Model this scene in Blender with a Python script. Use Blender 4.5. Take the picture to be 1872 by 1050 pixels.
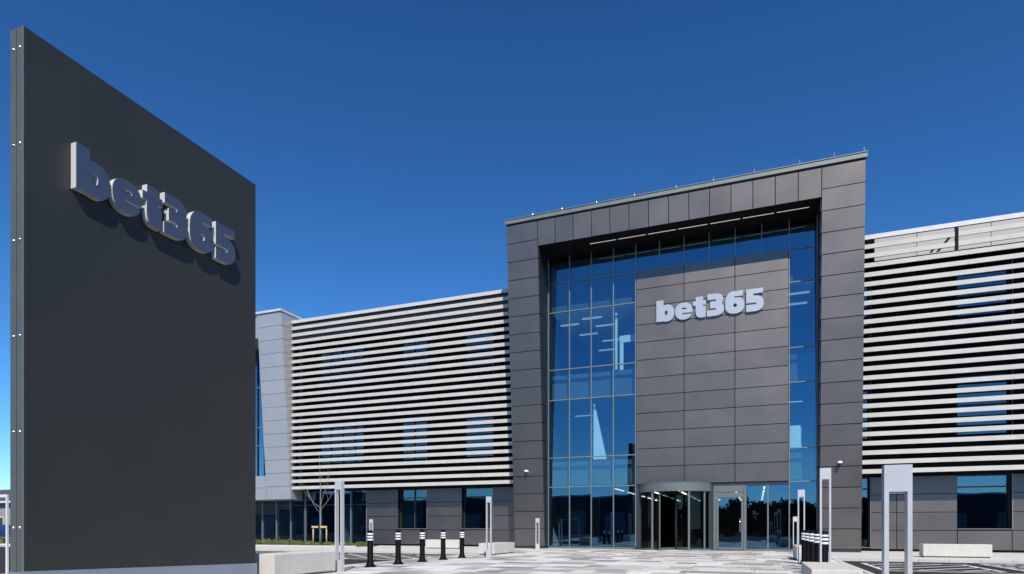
import bpy, bmesh, math, random
import numpy as np
from mathutils import Vector, Matrix

random.seed(7)
R = math.radians
sc = bpy.context.scene
for o in list(bpy.data.objects):
    bpy.data.objects.remove(o)

# ------------------------------------------------------------------ camera
# world: X runs along the facade, Y into the building, Z up; camera stands at the origin
cd = bpy.data.cameras.new('camera')
cam = bpy.data.objects.new('camera', cd)
sc.collection.objects.link(cam)
cam.location = (0, 0, 1.1)
cam.rotation_euler = (R(90), 0, R(21.25))
cd.sensor_fit = 'HORIZONTAL'
cd.sensor_width = 36
cd.lens = 36 * 1150 / 1872
cd.shift_y = 441 / 1872
cd.clip_start = 0.05
cd.clip_end = 3000
sc.camera = cam

# ------------------------------------------------------------------ world, sun, exposure
SUN_DIR = Vector((-.50, 1.0, -1.20))                 # the way the light travels
SUN_EL = math.asin(-SUN_DIR.normalized().z)
SUN_AZ = math.atan2(-SUN_DIR.x, -SUN_DIR.y)          # clockwise from +Y
w = bpy.data.worlds.new('World')
sc.world = w
w.use_nodes = True
nt = w.node_tree
bg = nt.nodes['Background']
sky = nt.nodes.new('ShaderNodeTexSky')
sky.sky_type = 'NISHITA'
sky.sun_disc = False
sky.sun_elevation = SUN_EL
sky.sun_rotation = SUN_AZ
sky.altitude = 0
sky.air_density = 1.0
sky.dust_density = 0.0
sky.ozone_density = 10.0
bg.inputs[1].default_value = 0.080
hs = nt.nodes.new('ShaderNodeHueSaturation')          # the deep polarised blue of the whole sky
hs.inputs['Saturation'].default_value = 1.06
hs.inputs['Hue'].default_value = .492
gm = nt.nodes.new('ShaderNodeGamma')
gm.inputs['Gamma'].default_value = 1.35
nt.links.new(sky.outputs[0], hs.inputs['Color'])
nt.links.new(hs.outputs[0], gm.inputs['Color'])
nt.links.new(gm.outputs[0], bg.inputs[0])

sd = bpy.data.lights.new('sun', 'SUN')
sd.energy = 4.9
sd.angle = R(0.53)
sd.color = (1.0, .93, .82)
sun = bpy.data.objects.new('sun', sd)
sc.collection.objects.link(sun)
sun.rotation_euler = SUN_DIR.to_track_quat('-Z', 'Y').to_euler()
sun.location = (30, -60, 60)

sc.view_settings.view_transform = 'Standard'
sc.view_settings.look = 'None'
sc.view_settings.exposure = 0.0
sc.view_settings.gamma = 1.0
sc.cycles.max_bounces = 10
sc.cycles.transparent_max_bounces = 16
sc.cycles.caustics_reflective = False
sc.cycles.caustics_refractive = False

# ------------------------------------------------------------------ materials
M = {}


def new_mat(name):
    m = bpy.data.materials.new(name)
    m.use_nodes = True
    M[name] = m
    return m, m.node_tree, m.node_tree.nodes['Principled BSDF']


def mat(name, col, rough=.6, metal=0.0, var=.10, scale=3.0, bump=0.0, bscale=40.0, rnd=0.0, spec=.5, stretch=(1, 1, 1), dirt=0.0):
    """procedural surface: base colour broken up by two octaves of noise, optional fine relief and per-object tone"""
    m, t, b = new_mat(name)
    N, L = t.nodes, t.links
    tc = N.new('ShaderNodeTexCoord')
    mp = N.new('ShaderNodeMapping')
    mp.inputs['Scale'].default_value = stretch
    geo = N.new('ShaderNodeNewGeometry')
    L.new(geo.outputs['Position'], mp.inputs[0])
    n1 = N.new('ShaderNodeTexNoise')
    n1.inputs['Scale'].default_value = scale
    n1.inputs['Detail'].default_value = 6
    L.new(mp.outputs[0], n1.inputs['Vector'])
    ramp = N.new('ShaderNodeMapRange')
    ramp.inputs[1].default_value = .25
    ramp.inputs[2].default_value = .75
    ramp.inputs[3].default_value = 1 - var
    ramp.inputs[4].default_value = 1 + var
    L.new(n1.outputs[0], ramp.inputs[0])
    val = ramp.outputs[0]
    if rnd:
        oi = N.new('ShaderNodeObjectInfo')
        mr = N.new('ShaderNodeMapRange')
        mr.inputs[3].default_value = 1 - rnd
        mr.inputs[4].default_value = 1 + rnd
        L.new(oi.outputs['Random'], mr.inputs[0])
        mu = N.new('ShaderNodeMath')
        mu.operation = 'MULTIPLY'
        L.new(val, mu.inputs[0])
        L.new(mr.outputs[0], mu.inputs[1])
        val = mu.outputs[0]
    if dirt:
        n3 = N.new('ShaderNodeTexNoise')
        n3.inputs['Scale'].default_value = .9
        n3.inputs['Detail'].default_value = 9
        n3.inputs['Roughness'].default_value = .7
        L.new(geo.outputs['Position'], n3.inputs['Vector'])
        mr3 = N.new('ShaderNodeMapRange')
        mr3.inputs[1].default_value = .5
        mr3.inputs[2].default_value = .72
        mr3.inputs[3].default_value = 1
        mr3.inputs[4].default_value = 1 - dirt
        L.new(n3.outputs[0], mr3.inputs[0])
        mu = N.new('ShaderNodeMath')
        mu.operation = 'MULTIPLY'
        L.new(val, mu.inputs[0])
        L.new(mr3.outputs[0], mu.inputs[1])
        val = mu.outputs[0]
    vm = N.new('ShaderNodeVectorMath')
    vm.operation = 'SCALE'
    vm.inputs[0].default_value = col
    L.new(val, vm.inputs['Scale'])
    L.new(vm.outputs[0], b.inputs['Base Color'])
    b.inputs['Metallic'].default_value = metal
    b.inputs['Specular IOR Level'].default_value = spec
    rr = N.new('ShaderNodeMapRange')
    rr.inputs[3].default_value = max(.02, rough - .06)
    rr.inputs[4].default_value = min(1, rough + .06)
    L.new(n1.outputs[0], rr.inputs[0])
    L.new(rr.outputs[0], b.inputs['Roughness'])
    if bump:
        n2 = N.new('ShaderNodeTexNoise')
        n2.inputs['Scale'].default_value = bscale
        n2.inputs['Detail'].default_value = 4
        L.new(geo.outputs['Position'], n2.inputs['Vector'])
        bp = N.new('ShaderNodeBump')
        bp.inputs['Strength'].default_value = bump
        bp.inputs['Distance'].default_value = .02
        L.new(n2.outputs[0], bp.inputs['Height'])
        L.new(bp.outputs[0], b.inputs['Normal'])
    return m


def glass_mat(name, refl, trans, fac, wav=.02, top=1.0):
    """coated solar glass: part mirror, part tinted see-through, with the slow waviness of toughened panes"""
    m, t, b = new_mat(name)
    N, L = t.nodes, t.links
    N.remove(b)
    out = N['Material Output']
    gl = N.new('ShaderNodeBsdfGlossy')
    gl.inputs['Color'].default_value = (*refl, 1)
    gl.inputs['Roughness'].default_value = 0.0
    tr = N.new('ShaderNodeBsdfTransparent')
    tr.inputs['Color'].default_value = (*trans, 1)
    lw = N.new('ShaderNodeLayerWeight')
    lw.inputs['Blend'].default_value = .5
    pw = N.new('ShaderNodeMath')
    pw.operation = 'POWER'
    pw.inputs[1].default_value = 5
    L.new(lw.outputs['Facing'], pw.inputs[0])
    mr = N.new('ShaderNodeMapRange')
    mr.inputs[3].default_value = fac
    mr.inputs[4].default_value = top
    L.new(pw.outputs[0], mr.inputs[0])
    geo = N.new('ShaderNodeNewGeometry')
    no = N.new('ShaderNodeTexNoise')
    no.inputs['Scale'].default_value = .55
    no.inputs['Detail'].default_value = 1
    L.new(geo.outputs['Position'], no.inputs['Vector'])
    bp = N.new('ShaderNodeBump')
    bp.inputs['Strength'].default_value = 1
    bp.inputs['Distance'].default_value = wav
    L.new(no.outputs[0], bp.inputs['Height'])
    L.new(bp.outputs[0], gl.inputs['Normal'])
    mx = N.new('ShaderNodeMixShader')
    L.new(mr.outputs[0], mx.inputs[0])
    L.new(tr.outputs[0], mx.inputs[1])
    L.new(gl.outputs[0], mx.inputs[2])
    L.new(mx.outputs[0], out.inputs['Surface'])
    return m


def emit_mat(name, col, s):
    m, t, b = new_mat(name)
    b.inputs['Base Color'].default_value = (.8, .8, .8, 1)
    b.inputs['Emission Color'].default_value = (*col, 1)
    b.inputs['Emission Strength'].default_value = s
    return m


mat('clad', (.205, .178, .158), .46, .94, .06, .8, .015, 90, rnd=.065, spec=.5)
mat('clad_core', (.02, .02, .021), .8)
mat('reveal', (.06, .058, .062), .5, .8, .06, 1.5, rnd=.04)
mat('silver_clad', (.455, .47, .48), .45, .35, .04, 1.5, .02, 90, rnd=.03)
mat('cornice', (.20, .225, .215), .5, .3, .08, 2)
mat('white_slat', (.585, .555, .505), .5, 0, .06, 2.0, dirt=.10)
mat('coping', (.66, .645, .61), .4, .1, .04, 3)
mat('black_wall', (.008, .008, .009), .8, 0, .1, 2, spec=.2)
mat('dark_wall', (.035, .034, .036), .6, .1, .1, 2, rnd=.08)
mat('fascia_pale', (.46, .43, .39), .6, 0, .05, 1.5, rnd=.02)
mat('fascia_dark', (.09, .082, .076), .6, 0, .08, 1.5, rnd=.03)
mat('mullion', (.22, .245, .23), .45, .3, .05, 6)
mat('frame_dark', (.05, .055, .058), .4, .3, .05, 6)
mat('door_frame', (.15, .175, .168), .5, .2, .06, 5)
mat('interior', (.10, .105, .11), .8, 0, .1, 1.0)
mat('interior_white', (.85, .86, .86), .7, 0, .04, 1.0)
mat('interior_floor', (.22, .21, .20), .35, 0, .1, 1.5)
mat('wood', (.33, .16, .06), .6, 0, .2, 3)
mat('concrete', (.60, .57, .505), .85, 0, .06, 5, .25, 60, rnd=.03, dirt=.10)
mat('concrete_dark', (.22, .21, .20), .9, 0, .1, 6, .3, 60)
mat('kerb', (.60, .585, .55), .85, 0, .08, 4, .2, 60, rnd=.04, dirt=.12)
mat('slab_paving', (.60, .585, .55), .85, 0, .07, 2.2, .2, 50, dirt=.12)
mat('asphalt', (.040, .036, .034), .95, 0, .22, 1.3, .5, 90, dirt=.15, spec=.2)
mat('road_paint', (.74, .73, .70), .7, 0, .12, 6, .2, 80, dirt=.25)
mat('bollard_black', (.004, .004, .004), .55, 0, .1, 8, spec=.12)
mat('bollard_band', (.85, .85, .86), .35, 0, .03, 8)
mat('lamp_silver', (.64, .635, .63), .38, .25, .03, 6, rnd=.02)
mat('lamp_lens', (.62, .64, .66), .3, 0, .04, 9)
mat('sign_panel', (.036, .038, .034), .52, .1, .10, .5, .02, 25, spec=.45, dirt=.10)
mat('sign_edge', (.135, .148, .135), .5, .3, .06, 2)
mat('sign_groove', (.02, .022, .023), .7)
mat('sign_skirt', (.34, .38, .45), .4, .5, .05, 2)  # blue of the reflected sky is put into the skirt's base colour
mat('steel', (.68, .68, .69), .22, .9, .05, 10)
mat('letter_face', (.47, .50, .535), .42, .35, .03, 5)
mat('letter_side', (.86, .86, .86), .35, .3, .03, 5)
mat('letter_face_totem_shaded', (.185, .195, .215), .32, .75, .03, 5)  # grazing-sun dimness of the totem letters is put into this darker copy
mat('cam_white', (.8, .8, .8), .35, 0, .03, 8)
mat('cam_black', (.015, .015, .017), .12, 0, .03, 8)
mat('bark', (.30, .265, .20), .9, 0, .2, 20)
mat('timber', (.62, .44, .22), .8, 0, .15, 9, stretch=(1, 1, .15))
mat('soil', (.07, .05, .035), .95, 0, .3, 7, .6, 30)
mat('leaf_shrub', (.15, .17, .035), .7, 0, .45, 2.2)
mat('leaf_dark', (.035, .06, .022), .7, 0, .4, 1.1)
mat('far_roof', (.075, .07, .075), .85, 0, .15, 1)
mat('far_wall', (.33, .32, .31), .85, 0, .1, 1)
mat('warehouse', (.07, .073, .075), .75, 0, .1, .5)
mat('car_blue', (.03, .07, .20), .25, .4, .03, 2)
mat('car_grey', (.28, .29, .31), .25, .6, .03, 2)
mat('car_white', (.7, .7, .7), .25, .1, .03, 2)
mat('tyre', (.015, .015, .015), .8)
mat('car_glass', (.01, .012, .015), .05, 0, .02, 2)
mat('frame_white', (.78, .78, .77), .4, 0, .03, 5)
for i, c in enumerate([(.64, .615, .57), (.51, .49, .45), (.385, .37, .345), (.285, .275, .26), (.74, .715, .67)]):
    mat('paver%d' % i, c, .82, 0, .06, 6, .2, 60, rnd=.06, dirt=.08)
glass_mat('glass', (.24, .45, .60), (.66, .95, 1.0), .35, .006)
glass_mat('glass_clear', (.28, .36, .40), (.42, .50, .50), .05, .001, .4)
glass_mat('glass_wing', (.17, .30, .39), (.5, .75, .85), .35, .006)
glass_mat('glass_dark', (.25, .45, .7), (.2, .28, .32), .10, .004, .6)
glass_mat('glass_lobby', (.22, .50, .80), (.34, .46, .46), .30, .004)
def clear_mat(name):
    m, t, b = new_mat(name)
    t.nodes.remove(b)
    tr = t.nodes.new('ShaderNodeBsdfTransparent')
    t.links.new(tr.outputs[0], t.nodes['Material Output'].inputs['Surface'])
clear_mat('glass_back')
emit_mat('light_strip', (1.0, .90, .74), .40)
emit_mat('lobby_light', (1.0, .96, .9), 2.6)
emit_mat('light_panel', (.85, .95, 1.0), .40)

# ------------------------------------------------------------------ helpers
WL = {}      # world location of every object made here


def link(o, parent=None, loc=(0, 0, 0), rot=(0, 0, 0)):
    sc.collection.objects.link(o)
    WL[o] = Vector(loc)
    o.rotation_euler = rot
    if parent is not None:
        o.parent = parent
        o.location = Vector(loc) - WL[parent]
    else:
        o.location = loc
    return o


def tag(o, label=None, cat=None, group=None, kind=None):
    if label: o['label'] = label
    if cat: o['category'] = cat
    if group: o['group'] = group
    if kind: o['kind'] = kind
    return o


def empty(name, loc, label=None, cat=None, group=None, parent=None):
    e = bpy.data.objects.new(name, None)
    e.empty_display_size = .2
    link(e, parent, loc)
    return tag(e, label, cat, group)


def mesh_from(name, verts, faces, m, smooth=False):
    me = bpy.data.meshes.new(name)
    me.from_pydata([tuple(v) for v in verts], [], faces)
    ms = m if isinstance(m, (list, tuple)) else [m]
    for k in ms:
        me.materials.append(M[k])
    if smooth:
        me.polygons.foreach_set('use_smooth', [True] * len(me.polygons))
    me.update()
    return me


def obj(name, verts, faces, m, parent=None, loc=(0, 0, 0), smooth=False, rot=(0, 0, 0)):
    return link(bpy.data.objects.new(name, mesh_from(name, verts, faces, m, smooth)), parent, loc, rot)


BOXF = [(0, 3, 2, 1), (4, 5, 6, 7), (0, 1, 5, 4), (1, 2, 6, 5), (2, 3, 7, 6), (3, 0, 4, 7)]
CACHE = {}


def box_mesh(dx, dy, dz, m, bev=0.0):
    k = (round(dx, 3), round(dy, 3), round(dz, 3), m, bev)
    if k in CACHE:
        return CACHE[k]
    x, y, z = dx / 2, dy / 2, dz / 2
    v = [(-x, -y, -z), (x, -y, -z), (x, y, -z), (-x, y, -z), (-x, -y, z), (x, -y, z), (x, y, z), (-x, y, z)]
    me = mesh_from('piece', v, BOXF, m)
    if bev:
        bm = bmesh.new()
        bm.from_mesh(me)
        bmesh.ops.bevel(bm, geom=bm.edges[:], offset=bev, segments=2, profile=.6, affect='EDGES')
        bm.to_mesh(me)
        bm.free()
    CACHE[k] = me
    return me


def box(name, x0, x1, y0, y1, z0, z1, m, parent=None, bev=0.0, rot=(0, 0, 0)):
    me = box_mesh(x1 - x0, y1 - y0, z1 - z0, m, bev)
    return link(bpy.data.objects.new(name, me), parent, ((x0 + x1) / 2, (y0 + y1) / 2, (z0 + z1) / 2), rot)


class MB:
    """collects simple shapes into one mesh"""
    def __init__(s):
        s.v, s.f, s.mi = [], [], []

    def add(s, verts, faces, mi=0):
        n = len(s.v)
        s.v += [tuple(p) for p in verts]
        s.f += [tuple(i + n for i in f) for f in faces]
        s.mi += [mi] * len(faces)

    def box(s, x0, x1, y0, y1, z0, z1, mi=0):
        s.add([(x0, y0, z0), (x1, y0, z0), (x1, y1, z0), (x0, y1, z0), (x0, y0, z1), (x1, y0, z1), (x1, y1, z1), (x0, y1, z1)], BOXF, mi)

    def tube(s, pts, rads, n=8, mi=0, cap=True):
        pts = [Vector(p) for p in pts]
        rings = []
        for i, p in enumerate(pts):
            d = (pts[min(i + 1, len(pts) - 1)] - pts[max(i - 1, 0)]).normalized()
            a = d.orthogonal().normalized() if abs(d.z) < .95 else Vector((1, 0, 0))
            a = (a - d * a.dot(d)).normalized()
            b = d.cross(a)
            rings.append([p + (a * math.cos(2 * math.pi * k / n) + b * math.sin(2 * math.pi * k / n)) * rads[i] for k in range(n)])
        fs = []
        for i in range(len(pts) - 1):
            for k in range(n):
                fs.append((i * n + k, i * n + (k + 1) % n, (i + 1) * n + (k + 1) % n, (i + 1) * n + k))
        if cap:
            fs.append(tuple(range(n))[::-1])
            fs.append(tuple((len(pts) - 1) * n + k for k in range(n)))
        s.add([q for r in rings for q in r], fs, mi)

    def lathe(s, prof, n=24, mi=0, c=(0, 0)):
        vs, fs = [], []
        for r, z in prof:
            for k in range(n):
                a = 2 * math.pi * k / n
                vs.append((c[0] + r * math.cos(a), c[1] + r * math.sin(a), z))
        for i in range(len(prof) - 1):
            for k in range(n):
                fs.append((i * n + k, i * n + (k + 1) % n, (i + 1) * n + (k + 1) % n, (i + 1) * n + k))
        s.add(vs, fs, mi)

    def build(s, name, m, parent=None, loc=(0, 0, 0), smooth=False, rot=(0, 0, 0)):
        me = mesh_from(name, s.v, s.f, m, smooth)
        if len(me.materials) > 1:
            me.polygons.foreach_set('material_index', s.mi)
        return link(bpy.data.objects.new(name, me), parent, loc, rot)


def prism_x(poly, x0, x1):
    """poly: (y,z) outline, counter-clockwise seen from +X; extruded along X"""
    n = len(poly)
    v = [(x0, y, z) for y, z in poly] + [(x1, y, z) for y, z in poly]
    f = [tuple(range(n))[::-1], tuple(range(n, 2 * n))] + [(i, (i + 1) % n, n + (i + 1) % n, n + i) for i in range(n)]
    return v, f


def copy_tree(o, parent=None, loc=(0, 0, 0)):
    c = o.copy()
    link(c, parent, loc, o.rotation_euler)
    for ch in list(o.children):
        copy_tree(ch, c, WL[ch] - WL[o] + Vector(loc))
    return c


# ------------------------------------------------------------------ the setting: ground, road, paving
ASP = -.10
obj('ground', [(-1500, -1500, 0), (1500, -1500, 0), (1500, 1500, 0), (-1500, 1500, 0)], [(0, 1, 2, 3)], 'asphalt', None, (0, 0, ASP))
tag(bpy.data.objects['ground'], kind='structure')

# paved forecourt: pavers as pieces on a bedding slab
PX0, PX1, PY0, PY1 = -11.3, 2.5, 10.4, 33.2
pz = MB()
pz.box(PX0, PX1, PY0, PY1, ASP - .1, -.012)
pz.box(-17.0, PX0, PY0, 15.0, ASP - .1, -.012)
plaza = pz.build('paved_forecourt', 'concrete_dark')
isl = MB()
isl.box(-11.5, -8.6, 4.2, PY0 - .01, ASP - .1, 0)
isl.box(.4, 2.5, 4.5, PY0 - .01, ASP - .1, 0)
isl.box(-17, -14.6, 4.2, PY0 - .01, ASP - .1, 0)
tag(isl.build('pavement_island', 'slab_paving'), kind='structure')
tag(plaza, kind='structure')
PW, PD = .90, .80
cands = []
row = 0
y = PY0
while y < PY1 - .05:
    off = random.choice([0, .15, .3, .45, .6, .75])
    x = (-17.0 if y < 15.0 - PD else PX0) - off
    x_lo = -17.0 if y < 15.0 - PD else PX0
    while x < PX1:
        wd = random.choice([.6, .6, .8, .9])
        a, b = max(x, x_lo), min(x + wd, PX1)
        if b - a > .1:
            cands.append((a, b, y, min(y + PD, PY1)))
        x += wd
    y += PD
th = R(21.25)
def screen(x, y, z=0):
    X = x * math.cos(th) + y * math.sin(th)
    Z = -x * math.sin(th) + y * math.cos(th)
    return (936 + 1150 * X / Z, 966 + 1150 * (1.1 - z) / Z, Z) if Z > .1 else None
vis = []
for c in cands:
    s = screen((c[0] + c[1]) / 2, (c[2] + c[3]) / 2)
    inn = s is not None and 470 < s[0] < 1600 and s[1] < 1052
    vis.append((c[1] - c[0]) / s[2] ** 3 if inn else 0)
order = sorted(range(len(cands)), key=lambda i: -vis[i])
near = set(order[:300])
rest = MB()
def tone():
    return random.choices([0, 1, 2, 3, 4], [.29, .21, .22, .11, .17])[0]
for i, (a, b, y0, y1) in enumerate(cands):
    t = tone()
    g = .007
    if i in near:
        box('paver', a + g, b - g, y0 + g, y1 - g, -.07, random.uniform(-.002, .002), 'paver%d' % t, plaza)
    elif y0 > 2:
        rest.box(a + g, b - g, y0 + g, y1 - g, -.07, random.uniform(-.002, .002), t)
pr = rest.build('pavers_beyond', ['paver%d' % k for k in range(5)], plaza)
tag(pr, kind='stuff')


def kerb_run(name, pts, parent, wd=.13, ln=.915, z1=.012, m='kerb'):
    for (x0, y0), (x1, y1) in zip(pts[:-1], pts[1:]):
        L = math.hypot(x1 - x0, y1 - y0)
        n = max(1, round(L / ln))
        for i in range(n):
            ca = (x0 + (x1 - x0) * (i + .5) / n, y0 + (y1 - y0) * (i + .5) / n)
            me = box_mesh(L / n - .008, wd, .22, m, .01)
            link(bpy.data.objects.new(name, me), parent, (ca[0], ca[1], z1 - .11), (0, 0, math.atan2(y1 - y0, x1 - x0)))


kerb_run('kerb_stone', [(PX1 + .075, 14), (PX1 + .075, 25.75)], plaza)
kerb_run('kerb_stone', [(PX0 - .075, 15.1), (PX0 - .075, 25.75)], plaza)
kerb_run('kerb_stone', [(-17.0, 15.09), (PX0 - .2, 15.09)], plaza)

# pavement along the facade on both sides
pv = MB()
pv.box(-60, PX0 - .004, 26.1, 35.0, ASP - .1, 0)
pv.box(PX1 + .004, 34, 26.1, 35.0, ASP - .1, 0)
pave = pv.build('pavement', 'slab_paving')
tag(pave, kind='structure')
kerb_run('kerb_stone', [(-46, 26.02), (PX0 - .1, 26.02)], pave)
kerb_run('kerb_stone', [(PX1 + .1, 26.02), (30, 26.02)], pave)

# painted markings on the asphalt
def paint(name, segs, wdt):
    mk = MB()
    for (x0, y0, x1, y1) in segs:
        d = Vector((x1 - x0, y1 - y0)).normalized()
        n = Vector((-d.y, d.x)) * wdt / 2
        mk.add([(x0 + n.x, y0 + n.y, 0), (x0 - n.x, y0 - n.y, 0), (x1 - n.x, y1 - n.y, 0), (x1 + n.x, y1 + n.y, 0)], [(0, 1, 2, 3)])
    o = mk.build(name, 'road_paint', None, (0, 0, ASP + .004))
    return tag(o, kind='structure')


def clip_rect(x0, y0, x1, y1, rx0, rx1, ry0, ry1):
    t0, t1 = 0, 1
    for p, q in ((-(x1 - x0), x0 - rx0), (x1 - x0, rx1 - x0), (-(y1 - y0), y0 - ry0), (y1 - y0, ry1 - y0)):
        if abs(p) < 1e-9:
            if q < 0: return None
        elif p < 0: t0 = max(t0, q / p)
        else: t1 = min(t1, q / p)
    if t0 >= t1: return None
    return (x0 + (x1 - x0) * t0, y0 + (y1 - y0) * t0, x0 + (x1 - x0) * t1, y0 + (y1 - y0) * t1)


def hatch(rx0, rx1, ry0, ry1, step, dirs):
    segs = [(rx0, ry0, rx1, ry0), (rx0, ry1, rx1, ry1), (rx0, ry0, rx0, ry1), (rx1, ry0, rx1, ry1)]
    for sgn in dirs:
        k = -30
        while k < 40:
            a = rx0 + k
            c = clip_rect(a, ry0 - 10 * 0, a + sgn * (ry1 - ry0), ry1, rx0, rx1, ry0, ry1)
            if c: segs.append(c)
            k += step
    return segs


paint('road_markings', hatch(3.4, 6.3, 20.8, 24.6, 1.1, (1,)) + hatch(7.0, 11.6, 20.8, 25.4, 1.15, (1, -1)) + [(3.4, 20.3, 16, 20.3)], .13)
paint('road_markings', hatch(-18.5, -12.4, 20.6, 24.8, 1.2, (1, -1)) + hatch(-25.5, -19.5, 20.6, 24.8, 1.3, (1,)), .13)

# ------------------------------------------------------------------ office building
bld = empty('office_building', (-4, 33.5, 0), 'dark grey office building with leaning glazed entrance portal and white louvred wings', 'building')

VB, LEAN, ZT = 32.3, .0743, 17.2
LA = math.atan(LEAN)
def vfront(z): return VB - LEAN * z
UL, UIL, UIR, UR, ZS = -12.40, -10.65, 2.70, 4.43, 15.85
VG = 32.80

# portal frame core (two pilasters and the header, leaning forward as they rise)
pc = MB()
inset = .05
for a, b in ((UL + .01, UIL - .01), (UIR + .01, UR - .01)):
    v, f = prism_x([(vfront(0) + inset, 0), (35, 0), (35, ZT), (vfront(ZT) + inset, ZT)], a, b)
    pc.add(v, f)
v, f = prism_x([(vfront(ZS) + inset, ZS + .012), (35, ZS + .012), (35, ZT - .002), (vfront(ZT) + inset + .002, ZT - .002)], UIL - .008, UIR + .008)
pc.add(v, f)
portal = pc.build('portal_frame', 'clad_core', bld)

def lean_panel(x0, x1, z0, z1, parent, m='clad', name='cladding_panel', vf=vfront, gap=.018, th=.045):
    zc = (z0 + z1) / 2
    me = box_mesh(x1 - x0 - 2 * gap, th, (z1 - z0) / math.cos(LA) - 2 * gap, m)
    o = link(bpy.data.objects.new(name, me), parent, ((x0 + x1) / 2, vf(zc) + th / 2 + random.uniform(-.002, .002), zc), (LA + random.uniform(-.0012, .0012), 0, random.uniform(-.0012, .0012)))
    return o


NR = 18
z0p = .13
rh = (ZT - .07 - z0p) / NR
for i in range(NR):
    lean_panel(UL, UIL, z0p + i * rh, z0p + (i + 1) * rh, portal)
    lean_panel(UIR, UR, z0p + i * rh, z0p + (i + 1) * rh, portal)
nh = 14
for i in range(nh):
    wv = (UIR - UIL) / nh
    lean_panel(UIL + i * wv, UIL + (i + 1) * wv, ZS, ZT - .07, portal)
# reveals of the opening and the soffit, panelled too
for i in range(NR):
    za, zb = z0p + i * rh, min(z0p + (i + 1) * rh, ZS)
    if zb - za < .2: continue
    va = vfront((za + zb) / 2) + .06
    if VG - va > .1:
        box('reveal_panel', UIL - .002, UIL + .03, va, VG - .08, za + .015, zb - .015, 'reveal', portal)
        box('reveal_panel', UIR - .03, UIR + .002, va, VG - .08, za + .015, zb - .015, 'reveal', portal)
for i in range(nh):
    wv = (UIR - UIL) / nh
    box('soffit_panel', UIL + i * wv + .012, UIL + (i + 1) * wv - .012, vfront(ZS) + .06, VG - .02, ZS - .03, ZS + .02, 'black_wall', portal)  # shade under the header is put into the near-black soffit colour
# soffit light line
nl = 7
for i in range(nl):
    a = -8.1 + i * (2.3 + 8.1) / nl
    box('soffit_light', a + .06, a + 10.4 / nl - .06, 31.78, 31.82, ZS - .045, ZS - .028, 'light_strip', portal)
# cornice and lightning rods on it
cor = MB()
vt = vfront(ZT)
cor.box(UL - .05, UR + .05, vt - .07, 35.1, ZT, ZT + .20)
cor.box(UL - .07, UR + .07, vt - .10, 35.12, ZT + .202, ZT + .235)
cornice = cor.build('cornice', 'cornice', bld)
for x in (-10.9, -9.3, -7.5, -5.6, -3.6, -1.9, -.1, 1.8, 3.2, 4.35):
    rd = MB()
    rd.tube([(0, 0, 0), (0, 0, .22)], [.020, .014], 6)
    rd.tube([(0, 0, .0), (0, 0, .07)], [.05, .03], 8)
    rd.build('lightning_rod', 'steel', cornice, (x, vt - .02, ZT + .235))
box('portal_skirt', UL + .02, UIL - .02, VB + .03, VB + .10, 0, .125, 'frame_dark', bld)
box('portal_skirt', UIR + .02, UR - .02, VB + .03, VB + .10, 0, .125, 'frame_dark', bld)

# curtain wall of the portal
COLS = [UIL + .05 + i * 1.195 for i in range(5)]
COLS[-1] = -5.85
ROWS = [.12, 3.33, 4.92, 8.05, 9.70, 12.82, 14.40, ZS - .03]
cw = MB()
cw.box(UIL + .03, -5.9, VG - .05, VG + .10, 0, .11)
curtain = cw.build('curtain_wall', 'door_frame', bld)


def pane_mesh(dx, dy, dz, m):
    """glass pane: the coated outer face carries the reflection, the inner faces are clear"""
    k = ('pane', round(dx, 3), round(dz, 3), m)
    if k not in CACHE:
        x, y, z = dx / 2, dy / 2, dz / 2
        v = [(-x, -y, -z), (x, -y, -z), (x, y, -z), (-x, y, -z), (-x, -y, z), (x, -y, z), (x, y, z), (-x, y, z)]
        me = mesh_from('pane', v, BOXF, [m, 'glass_back'])
        for i, p in enumerate(me.polygons):
            p.material_index = 0 if p.normal.y < -.5 else 1
        CACHE[k] = me
    return CACHE[k]


def pane(x0, x1, z0, z1, parent, v=VG, m='glass'):
    me = pane_mesh(x1 - x0, .02, z1 - z0, m)
    return link(bpy.data.objects.new('pane', me), parent, ((x0 + x1) / 2, v, (z0 + z1) / 2),
                (random.uniform(-.0018, .0018), 0, random.uniform(-.002, .002)))


def mull_v(x, z0, z1, parent, wdt=.045, m='mullion', d0=.07, d1=.08, v=VG, name='mullion'):
    return box(name, x - wdt / 2, x + wdt / 2, v - d0, v + d1, z0, z1, m, parent)


def mull_h(x0, x1, z, parent, wdt=.045, m='mullion', d0=.055, d1=.07, v=VG, name='transom'):
    return box(name, x0, x1, v - d0, v + d1, z - wdt / 2, z + wdt / 2, m, parent)


for j in range(4):
    for i in range(7):
        pane(COLS[j] + .02, COLS[j + 1] - .02, ROWS[i] + .02, ROWS[i + 1] - .02, curtain, VG, 'glass' if i else 'glass_lobby')
    for i in range(1, 7):
        mull_h(COLS[j] + .028, COLS[j + 1] - .028, ROWS[i], curtain)
for x in COLS:
    mull_v(x, .11, ZS - .031, curtain)
HC = [-5.85 + i * (1.45 + 5.85) / 6 for i in range(7)]
for j in range(6):
    pane(HC[j] + .02, HC[j + 1] - .02, 14.42, ZS - .05, curtain)
    if j: mull_v(HC[j], 14.40, ZS - .031, curtain)
mull_h(-5.82, 1.42, 14.40, curtain, .06)
SR = [1.45, UIR - .05]
for i in range(7):
    pane(SR[0] + .03, SR[1] - .02, ROWS[i] + .02, ROWS[i + 1] - .02, curtain, VG, 'glass' if i else 'glass_lobby')
for i in range(1, 7):
    mull_h(SR[0] + .028, SR[1] - .028, ROWS[i], curtain)
for x in SR:
    mull_v(x, .0, ZS - .031, curtain)
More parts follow.
